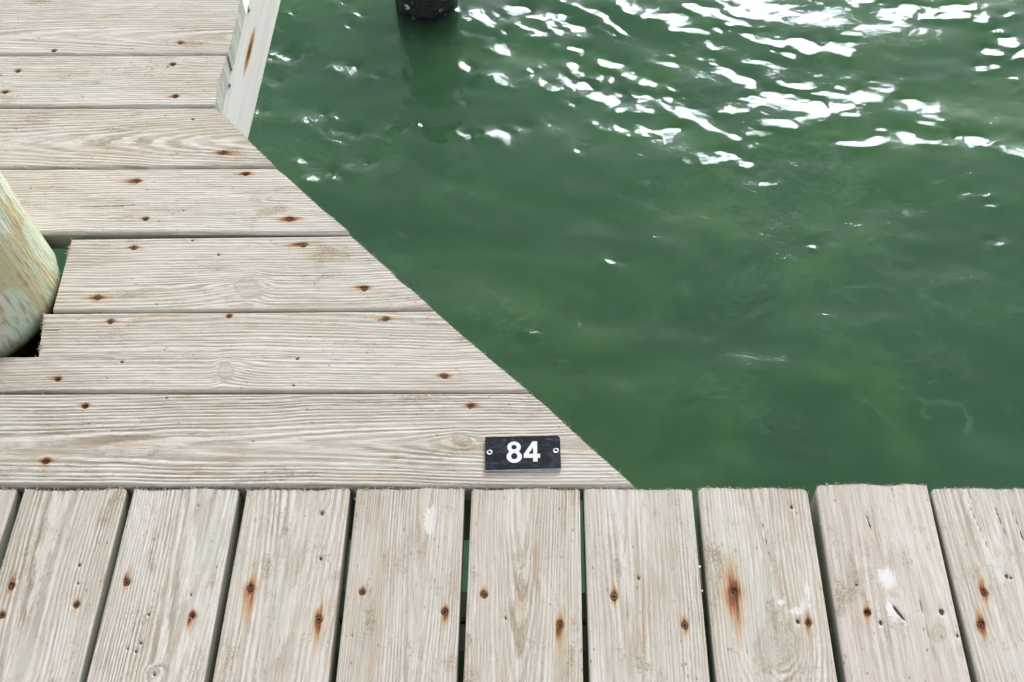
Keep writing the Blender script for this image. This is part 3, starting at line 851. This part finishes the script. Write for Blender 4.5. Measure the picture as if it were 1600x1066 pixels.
O8= [(-0.0145, 0.7933), (-0.0132, 0.7947), (-0.0124, 0.7964), (-0.0119, 0.7983), (-0.012, 0.8002), (-0.0124, 0.802), (-0.0133, 0.8037), (-0.0146, 0.8052), (-0.0162, 0.8064), (-0.018, 0.8072), (-0.02, 0.8076), (-0.022, 0.8076), (-0.024, 0.8071), (-0.0258, 0.8063), (-0.0274, 0.8051), (-0.0286, 0.8036), (-0.0295, 0.8019), (-0.0299, 0.8001), (-0.0299, 0.7982), (-0.0294, 0.7964), (-0.0285, 0.7947), (-0.0272, 0.7932), (-0.0281, 0.7907), (-0.0292, 0.7893), (-0.03, 0.7878), (-0.0304, 0.7862), (-0.0306, 0.7845), (-0.0304, 0.7828), (-0.0299, 0.7812), (-0.029, 0.7797), (-0.0279, 0.7783), (-0.0265, 0.7772), (-0.0249, 0.7763), (-0.0232, 0.7757), (-0.0214, 0.7754), (-0.0195, 0.7755), (-0.0177, 0.7758), (-0.016, 0.7764), (-0.0144, 0.7773), (-0.0131, 0.7784), (-0.012, 0.7798), (-0.0111, 0.7813), (-0.0106, 0.7829), (-0.0105, 0.7846), (-0.0106, 0.7863), (-0.0111, 0.7879), (-0.012, 0.7894), (-0.0131, 0.7908)]
A8= [(-0.0174, 0.7992), (-0.0177, 0.7977), (-0.0187, 0.7964), (-0.0201, 0.7958), (-0.0217, 0.7957), (-0.0231, 0.7964), (-0.0241, 0.7976), (-0.0245, 0.7992), (-0.0241, 0.8007), (-0.0232, 0.8019), (-0.0217, 0.8026), (-0.0202, 0.8026), (-0.0187, 0.802), (-0.0177, 0.8007)]
B8= [(-0.0163, 0.7855), (-0.0167, 0.7834), (-0.0179, 0.7817), (-0.0196, 0.7807), (-0.0214, 0.7807), (-0.0231, 0.7817), (-0.0243, 0.7833), (-0.0247, 0.7854), (-0.0243, 0.7875), (-0.0232, 0.7892), (-0.0215, 0.7902), (-0.0196, 0.7902), (-0.018, 0.7893), (-0.0168, 0.7876)]
O4= [(0.0035, 0.8081), (0.0095, 0.8082), (0.0095, 0.7891), (0.0134, 0.7891), (0.0134, 0.7831), (0.0101, 0.7831), (0.0101, 0.7775), (0.0042, 0.7774), (0.0042, 0.783), (-0.0081, 0.783), (-0.0081, 0.7888)]
A4= [(0.0042, 0.7991), (0.0042, 0.789), (-0.0018, 0.789)]


# finger pier: boards run left to right, ends cut on a 45 degree corner
finger = thing('finger_pier', 'weathered plank pier at left with its corner cut diagonally above the water', 'pier', (-.75, 1.2, 0))
FX = -1.85
FP = [  # back edge at cut end, back edge far, front edge far, front edge at cut end
    ((-.5202, 1.7430), (FX, 1.7440), (FX, 1.5875), (-.5206, 1.5866)),
    ((-.5223, 1.5838), (FX, 1.5850), (FX, 1.4565), (-.5240, 1.4560)),
    ((-.5236, 1.4534), (FX, 1.4545), (FX, 1.3158), (-.4040, 1.3168)),
    ((-.4022, 1.3138), (FX, 1.3090), (FX, 1.1800), (-.2735, 1.1775)),
    ((-.2725, 1.1735), (-.6940, 1.1665), (-.6897, 1.0275), (-.1400, 1.0322)),
    ((-.1385, 1.0302), (FX, 1.0180), (FX, .8855), (.0002, .8902)),
    ((.0010, .8882), (FX, .8790), (FX, .7375), (.1360, .7436)),
]
FPRM = [
    dict(seed=11, pink=0.15, c=.03, d=.035, ds=.03, sp=.0056, tone=(.75, .75, .5)),
    dict(seed=12, pink=0.0, c=-.10, d=.03, ds=.01, sp=.0062, tone=(.8, .45, .515)),
    dict(seed=13, pink=0.3, c=.015, d=.045, ds=.05, sp=.0055, tone=(.9, .6, .505)),
    dict(seed=14, pink=0.05, c=-.12, d=.03, ds=-.01, sp=.0052, tone=(.7, .3, .525), cracks=[(-.697, 1.2304, -.598, 1.235, .7)]),
    dict(seed=15, pink=0.1, c=.085, d=.04, ds=.02, sp=.0060, tone=(.95, .5, .51)),
    dict(seed=16, pink=0.25, c=-.09, d=.05, ds=.01, sp=.0056, tone=(.8, .5, .51), cracks=[(-.70, .994, -.665, .993, .6)]),
    dict(seed=17, pink=0.15, c=.012, d=.022, ds=.035, sp=.0058, tone=(1, .5, .5), amp=.0005),
]
FVIS = [.42, .42, .52, .62, .56, .76, .92]
for i, (q, prm) in enumerate(zip(FP, FPRM)):
    plank(finger, *q, prm, knots=[k[1:] for k in FK if k[0] == i], screws=[s[1:] for s in FS if s[0] == i],
          darks=[d[1:] for d in FD if d[0] == i], vis=FVIS[i], endgrain=(i in (0, 1)),
          notch=((1.0243 - .944) / .139, (-.7021, 1.0243), (-.6895, .944)) if i == 5 else None,
          label='plank notched around the piling' if i == 5 else None)

# structure under the finger pier
def part_box(parent, name, x0, x1, y0, y1, z0, z1, mat, rot=0, bev=.003, label=None):
    cx, cy = (x0 + x1) / 2, (y0 + y1) / 2
    me = box_me(name, x0 - cx, x1 - cx, y0 - cy, y1 - cy, z0, z1, bev)
    pl = parent.location
    ob = link(name, me, mat, parent, (cx - pl.x, cy - pl.y, -pl.z), rot)
    if label:
        ob['label'] = label
    return ob


PALE = NT('bleached_rim_board')
pco = PALE.n('ShaderNodeTexCoord').outputs['Object']
pa = PALE.noise(PALE.mapping(pco, (60, 2.2, 46)), 1, 4, .6)
pb = PALE.noise(PALE.mapping(pco, (300, 9, 330)), 1, 3, .6)
pc = PALE.mix(PALE.step(pa, .38, .66), (.86, .845, .81), (.78, .75, .69))
pc = PALE.mix(PALE.math('MULTIPLY', PALE.step(pb, .55, .75), .3), pc, (.50, .45, .36))
sep = PALE.n('ShaderNodeSeparateXYZ')
PALE.l(pco, sep.inputs[0])
wy_ = PALE.math('SUBTRACT', sep.outputs[1], .0)
stn = PALE.math('ADD', PALE.math('POWER', PALE.math('DIVIDE', wy_, .060), 2.0),
                PALE.math('POWER', PALE.math('DIVIDE', PALE.math('ADD', sep.outputs[2], .100), .0110), 2.0))
sf = PALE.math('ADD', PALE.math('POWER', 2.718, PALE.math('MULTIPLY', stn, -1.0)), PALE.math('MULTIPLY', PALE.math('SUBTRACT', pb, .5), .25))
pc = PALE.mix(PALE.step(sf, .14, .6), pc, (.48, .26, .10))
pc = PALE.mix(PALE.step(sf, .6, 1.0), pc, (.13, .045, .015))
PALE.principled(pc, .8, PALE.bump(pb, .6, .001), spec=.25)

RY = 1.715                                     # screw with the long rust streak sits here along the board
rim = part_box(finger, 'rim_board', -.561, -.5220, 1.05, 2 * RY - 1.05, -.200, -.0385, PALE.m, -.024, .002,
               'pale rim board along the side with one rust streak')
s_ = link('screw', SCREW, RUSTY, rim, (.0198, 0, -.100))
s_.rotation_euler = (0, R(90), 0)
BOLT = lathe_me('bolt', [(.0005, .006), (.003, .0058), (.0040, .005), (.0040, .0025), (.0062, .0024), (.0062, .0018), (.0085, .0016), (.0085, 0)], 6, False)
for by, bz in ((1.765, -.046), (1.560, -.046)):
    b = link('bolt', BOLT, GALV, rim, (.0193, by - RY, bz))
    b.rotation_euler = (0, R(90), 0)
    b.scale = (.7, .7, .7)
part_box(finger, 'joist', -1.20, -1.16, .76, 2.4, -.185, -.0385, BEAM)
part_box(finger, 'cleat', -.800, -.768, 1.215, 2.4, -.068, -.0385, SIDE)
part_box(finger, 'joist', -.655, -.617, .76, 2.4, -.185, -.0390, BEAM)
# diagonal joist under the cut corner, set back from the edge
dj = box_me('joist', -.62, .35, -.019, .019, -.185, -.0395, .003)
o = link('joist', dj, BEAM, finger, (-.26 + .75 - .0, 1.02 - 1.2, 0), R(-45))
part_box(finger, 'joist', -1.85, .06, .757, .795, -.185, -.040, BEAM)

# boardwalk: boards run away from the viewer
walk = thing('boardwalk', 'foreground boardwalk of weathered planks with rusty screws, their ends facing the water', 'boardwalk', (0, .55, 0))
MPTS = [
    ((-.8072, .7365), (-.6662, .7365), (-.6959, -.35), (-.8369, -.35)),
    ((-.6562, .7355), (-.5229, .7370), (-.5390, -.35), (-.6744, -.35)),
    ((-.5138, .7374), (-.3770, .7378), (-.3915, -.35), (-.5331, -.35)),
    ((-.3664, .7378), (-.2328, .7384), (-.2417, -.35), (-.3840, -.35)),
    ((-.2242, .7384), (-.0845, .7391), (-.0873, -.35), (-.2316, -.35)),
    ((-.0752, .7398), (.0645, .7405), (.0559, -.35), (-.0832, -.35)),
    ((.0695, .7406), (.2088, .7402), (.2139, -.35), (.0713, -.35)),
    ((.2166, .7416), (.3571, .7422), (.3596, -.35), (.2180, -.35)),
    ((.3674, .7474), (.5117, .7481), (.5123, -.35), (.3668, -.35)),
    ((.5151, .7429), (.6561, .7429), (.6751, -.35), (.5341, -.35)),
]
MPRM = [
    dict(seed=31, pink=0.2, c=.05, d=.03, sp=.0055, tone=(1, .6, .5)),
    dict(seed=32, pink=0.2, c=-.012, d=.055, ds=.02, sp=.0040, tone=(1, .7, .505), amp=.0006),
    dict(seed=33, pink=0.05, c=.025, d=.040, ds=.02, sp=.0044, tone=(1, .55, .515), amp=.0006),
    dict(seed=34, pink=0.3, c=.005, d=.06, ds=.01, sp=.0050, tone=(.8, .5, .51)),
    dict(seed=35, pink=0.45, c=.018, d=.022, ds=.005, sp=.0036, tone=(.85, .8, .495)),
    dict(seed=36, pink=0.35, c=-.006, d=.030, ds=.06, sp=.0046, tone=(.9, .7, .505)),
    dict(seed=37, pink=0.15, c=-.02, d=.045, ds=.03, sp=.0042, tone=(.75, .5, .505)),
    dict(seed=38, pink=0.2, c=.01, d=.035, ds=.05, sp=.0056, tone=(.8, .55, .515), amp=.0003, cracks=[(.292, .72, .298, .63, .5)]),
    dict(seed=39, pink=1.0, c=.02, d=.08, ds=.02, sp=.0062, tone=(.35, .65, .49), amp=.00015,
         cracks=[(.425, .715, .430, .675, .9), (.436, .585, .450, .560, 2.6), (.47, .62, .475, .50, .5)]),
    dict(seed=40, pink=0.05, c=-.01, d=.05, ds=.02, sp=.0050, tone=(.8, .45, .515), amp=.0004,
         cracks=[(.556, .742, .572, .64, .7), (.588, .742, .598, .66, .7), (.608, .742, .622, .62, .8)]),
]
ER = [(0, 0), (0, .003), (0, .003), (0, .003), (.003, .003), (.004, .003), (.004, .002), (.008, .010), (.009, .001), (.006, 0)]
for i, (q, prm) in enumerate(zip(MPTS, MPRM)):
    TL, TR, BR, BL = q
    plank(walk, TL, BL, BR, TR, dict(prm, r=.0034), knots=[(k[1], k[2], k[4], k[3]) for k in MK if k[0] == i],
          screws=[s[1:] for s in MS if s[0] == i], darks=[d[1:] for d in MD if d[0] == i],
          paints=[p[1:] for p in MP if p[0] == i], vis=.33, step=.002, endround=ER[i],
          label={4: 'plank with a smear of white paint', 7: 'plank with long rust streak and white paint arc', 8: 'smoother brownish plank with white paint blotch'}.get(i))
part_box(walk, 'beam', -1.0, 1.1, .577, .615, -.28, -.0385, BEAM)
part_box(walk, 'beam', -1.0, 1.1, .535, .5735, -.28, -.0405, BEAM)
part_box(walk, 'ledger', -1.0, 1.1, .40, .53, -.235, -.185, BEAM)
part_box(walk, 'beam', -1.0, 1.1, -.25, -.21, -.28, -.0385, BEAM)
ROD = lathe_me('bolt', [(.0005, .060), (.0075, .0595), (.0080, .057), (.0080, .022), (.0155, .0218), (.0165, .019), (.0165, .008), (.0155, .0062), (.024, .006), (.024, 0)], 16, False)
for bx, bz in ((.2225, -.095), (.3820, -.070)):
    b = link('bolt', ROD, GALV, walk, (bx, .615 - .55, bz))
    b.rotation_euler = (R(-90), 0, 0)

# ------------------------------------------------------------------ pale piling through the notch
def pile_mesh(name, prof, n, seed, amp, lean=0.0):
    V, F = [], []
    zs = np.array([p[1] for p in prof])
    A = np.linspace(0, 2 * math.pi, n + 1)[:-1]
    for r, z in prof:
        nz = amp * (vnoise(A / .35 + 3, 0 * A + z / .5, seed) + .5 * vnoise(A / .09, 0 * A + z / .35, seed + 1))
        nz += amp * .8 * (vnoise(0 * A, 0 * A + z / .6, seed + 2))
        for a, dr_ in zip(A, nz):
            V.append(((r + dr_) * math.cos(a) - lean * max(0, z), (r + dr_) * math.sin(a), z))
    m = len(prof)
    for i in range(m - 1):
        for k in range(n):
            F.append((i * n + k, i * n + (k + 1) % n, (i + 1) * n + (k + 1) % n, (i + 1) * n + k))
    F.append(tuple((m - 1) * n + k for k in range(n)))
    me = bpy.data.meshes.new(name)
    me.from_pydata(V, [], F)
    me.update()
    me.polygons.foreach_set('use_smooth', np.ones(len(F), bool))
    return me


PM = NT('pale_green_treated_pile')
co = PM.n('ShaderNodeTexCoord').outputs['Object']
g1 = PM.noise(PM.mapping(co, (55, 55, 3.5)), 1, 4, .6)
g2 = PM.noise(PM.mapping(co, (11, 11, 5)), 1, 4, .62, .6)
g3 = PM.noise(PM.mapping(co, (34, 34, 9)), 1, 4, .65)
g4 = PM.noise(PM.mapping(co, (160, 160, 22)), 1, 3, .6)
pcol = PM.mix(PM.step(g1, .35, .65), (.45, .53, .38), (.57, .58, .49))
pcol = PM.mix(PM.math('MULTIPLY', PM.step(g2, .53, .58), .85), pcol, (.46, .405, .235))
pcol = PM.mix(PM.math('MULTIPLY', PM.step(g3, .53, .60), .75), pcol, (.42, .36, .20))
pcol = PM.mix(PM.math('MULTIPLY', PM.step(g3, .45, .39), .55), pcol, (.47, .60, .44))
pcol = PM.mix(PM.math('MULTIPLY', PM.step(g4, .53, .64), .75), pcol, (.31, .27, .155))
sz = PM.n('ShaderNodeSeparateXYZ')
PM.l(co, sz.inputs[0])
deck_shade = PM.step(PM.math('ADD', sz.outputs[2], PM.math('MULTIPLY', PM.math('SUBTRACT', g3, .5), .03)), -.018, -.042)
pcol = PM.mix(deck_shade, pcol, (.022, .016, .008))  # shade of the deck on the pile below board level, painted dark
PM.principled(pcol, .8, PM.bump(PM.math('ADD', PM.math('ADD', g1, g3), PM.math('MULTIPLY', g4, .6)), .9, .005), spec=PM.math('MULTIPLY_ADD', deck_shade, -.24, .25))
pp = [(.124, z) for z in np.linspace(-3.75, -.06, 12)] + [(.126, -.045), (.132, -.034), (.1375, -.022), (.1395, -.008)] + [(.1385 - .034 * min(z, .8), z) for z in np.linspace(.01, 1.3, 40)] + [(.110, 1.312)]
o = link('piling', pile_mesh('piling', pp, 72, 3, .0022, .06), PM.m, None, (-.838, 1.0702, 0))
o['label'] = 'thick pale green wooden piling with flaking brown patches, rising through the notch at left'
o['category'] = 'piling'

# ------------------------------------------------------------------ dark mussel-crusted piling in the water
BM_ = NT('black_mussel_crust')
co = BM_.n('ShaderNodeTexCoord').outputs['Object']
a_ = BM_.noise(co, 38, 5, .65)
b_ = BM_.noise(co, 120, 3, .6)
bc = BM_.mix(BM_.step(a_, .4, .65), (.012, .012, .014), (.035, .030, .024))
BM_.principled(bc, .45, BM_.bump(BM_.math('ADD', a_, b_), 1.0, .02))
PCX, PCY = -.3545, 3.288
pr = []
for z in np.linspace(-3.75, -1.0, 70):
    pr.append((.091 + .006 * math.sin(z * 9), z))
for z in np.linspace(-.98, -.72, 6):
    pr.append((.088, z))
dp = thing('dock_piling', 'black mussel-crusted piling standing in the water at the top edge', 'piling', (PCX, PCY, 0))
link('shaft', pile_mesh('shaft', pr, 64, 8, .009), BM_.m, dp)
rs = np.random.RandomState(5)
V, F = [], []
for k in range(330):
    a = rs.rand() * 2 * math.pi
    z = WZ + .012 + abs(rs.randn()) * .16 if k < 280 else WZ - rs.rand() * .05
    rad = .092
    cx, cy = rad * math.cos(a), rad * math.sin(a)
    s = .0035 + rs.rand() ** 2 * .010
    nrm = Vector((math.cos(a), math.sin(a), 0))
    tn = Vector((-math.sin(a), math.cos(a), 0))
    up = Vector((0, 0, 1))
    b0 = len(V)
    for rr_, hh in ((1, -.3), (.8, .5), (.45, .8), (.3, .4)):
        for q in range(7):
            t = q / 7 * 2 * math.pi
            p = Vector((cx, cy, z)) + nrm * (hh * s) + (tn * math.cos(t) + up * math.sin(t)) * (rr_ * s * (1 + .25 * rs.randn()))
            V.append(tuple(p))
    for i in range(3):
        for q in range(7):
            F.append((b0 + i * 7 + q, b0 + i * 7 + (q + 1) % 7, b0 + (i + 1) * 7 + (q + 1) % 7, b0 + (i + 1) * 7 + q))
me = bpy.data.meshes.new('barnacles')
me.from_pydata(V, [], F)
me.update()
BARN = plain('barnacle_shell', (.55, .50, .47), .8, 0, .2, 90)
bo = link('barnacles', me, BARN, dp)
bo['kind'] = 'stuff'

# ------------------------------------------------------------------ slip number plate
PLQ = [(-.0594, .8148), (.0365, .8177), (.0398, .8142), (.0406, .7685), (-.0582, .7652)]
pc0 = (-.0097, .7915, 0)
plate = thing('number_plate', 'small black slip number plate reading 84 screwed to the plank at the corner', 'sign', pc0)

def slab(name, poly, z0, z1, mat, shrink=0.0, holes=()):
    cu = bpy.data.curves.new(name, 'CURVE')
    cu.dimensions = '2D'
    cu.fill_mode = 'BOTH'
    for ring in (poly, *holes):
        sp = cu.splines.new('POLY')
        sp.points.add(len(ring) - 1)
        for pt, (x, y) in zip(sp.points, ring):
            pt.co = (x - pc0[0], y - pc0[1], 0, 1)
        sp.use_cyclic_u = True
    cu.extrude = (z1 - z0) / 2
    tmp = bpy.data.objects.new('tmp', cu)
    me = bpy.data.meshes.new_from_object(tmp)
    bpy.data.objects.remove(tmp)
    bpy.data.curves.remove(cu)
    me.name = name
    for v in me.vertices:
        v.co.z += (z0 + z1) / 2
    me.materials.clear()
    return link(name, me, mat, plate)


PW = NT('scuffed_black_acrylic')
co = PW.n('ShaderNodeTexCoord').outputs['Object']
n1 = PW.noise(PW.mapping(co, (40, 70, 40)), 1, 5, .65, 1.2)
n2 = PW.noise(co, 420, 2, .6)
n3 = PW.noise(PW.mapping(co, (30, 160, 30)), 1, 3, .6, .8)
c = PW.mix(PW.step(n1, .48, .68), (.006, .007, .012), (.024, .030, .055))
c = PW.mix(PW.math('MULTIPLY', PW.step(n3, .60, .72), .45), c, (.12, .14, .19))
c = PW.mix(PW.math('MULTIPLY', PW.step(n2, .66, .72), .7), c, (.26, .26, .27))
PW.principled(c, PW.math('MULTIPLY_ADD', n1, .5, .12), PW.bump(n1, .2, .0006), spec=.22)
WH = plain('white_plastic', (.76, .76, .79), .45, 0, .06, 500)
CORE = plain('pale_laminate_core', (.62, .60, .55), .5, 0, .12, 300)
Z0 = .0012
slab('backing', [(x, y - .0007 * (y < .79)) for x, y in PLQ], Z0, Z0 + .0022, CORE)
slab('face', PLQ, Z0 + .0022, Z0 + .0034, PW.m)
slab('digit', O8, Z0 + .0034, Z0 + .0038, WH, 0, (A8, B8))
slab('digit', O4, Z0 + .0034, Z0 + .0038, WH, 0, (A4,))
ZINC = plain('zinc_screw_head', (.66, .66, .66), .38, 1.0, .15, 700)
DARKM = plain('dark_recess', (.03, .03, .03), .6, 0, .1, 700)
HEAD = lathe_me('screw', [(.0039, 0), (.0039, .0007), (.0031, .0012), (.0019, .0010)], 20, False)
def recess():
    V = []
    for k in range(12):
        a = k * math.pi / 6
        q = .0019 if k % 2 == 0 else .0012
        V.append((q * math.cos(a), q * math.sin(a), .0008))
    me = bpy.data.meshes.new('drive_recess')
    me.from_pydata(V + [(v[0] * .8, v[1] * .8, .0003) for v in V], [], [(k, (k + 1) % 12, 12 + (k + 1) % 12, 12 + k) for k in range(12)] + [tuple(range(12, 24))])
    return me
RECESS = recess()
for x, y in ((-.053, .7908), (.0341, .7938)):
    h = link('screw', HEAD, ZINC, plate, (x - pc0[0], y - pc0[1], Z0 + .0034))
    link('drive_recess', RECESS, DARKM, h)
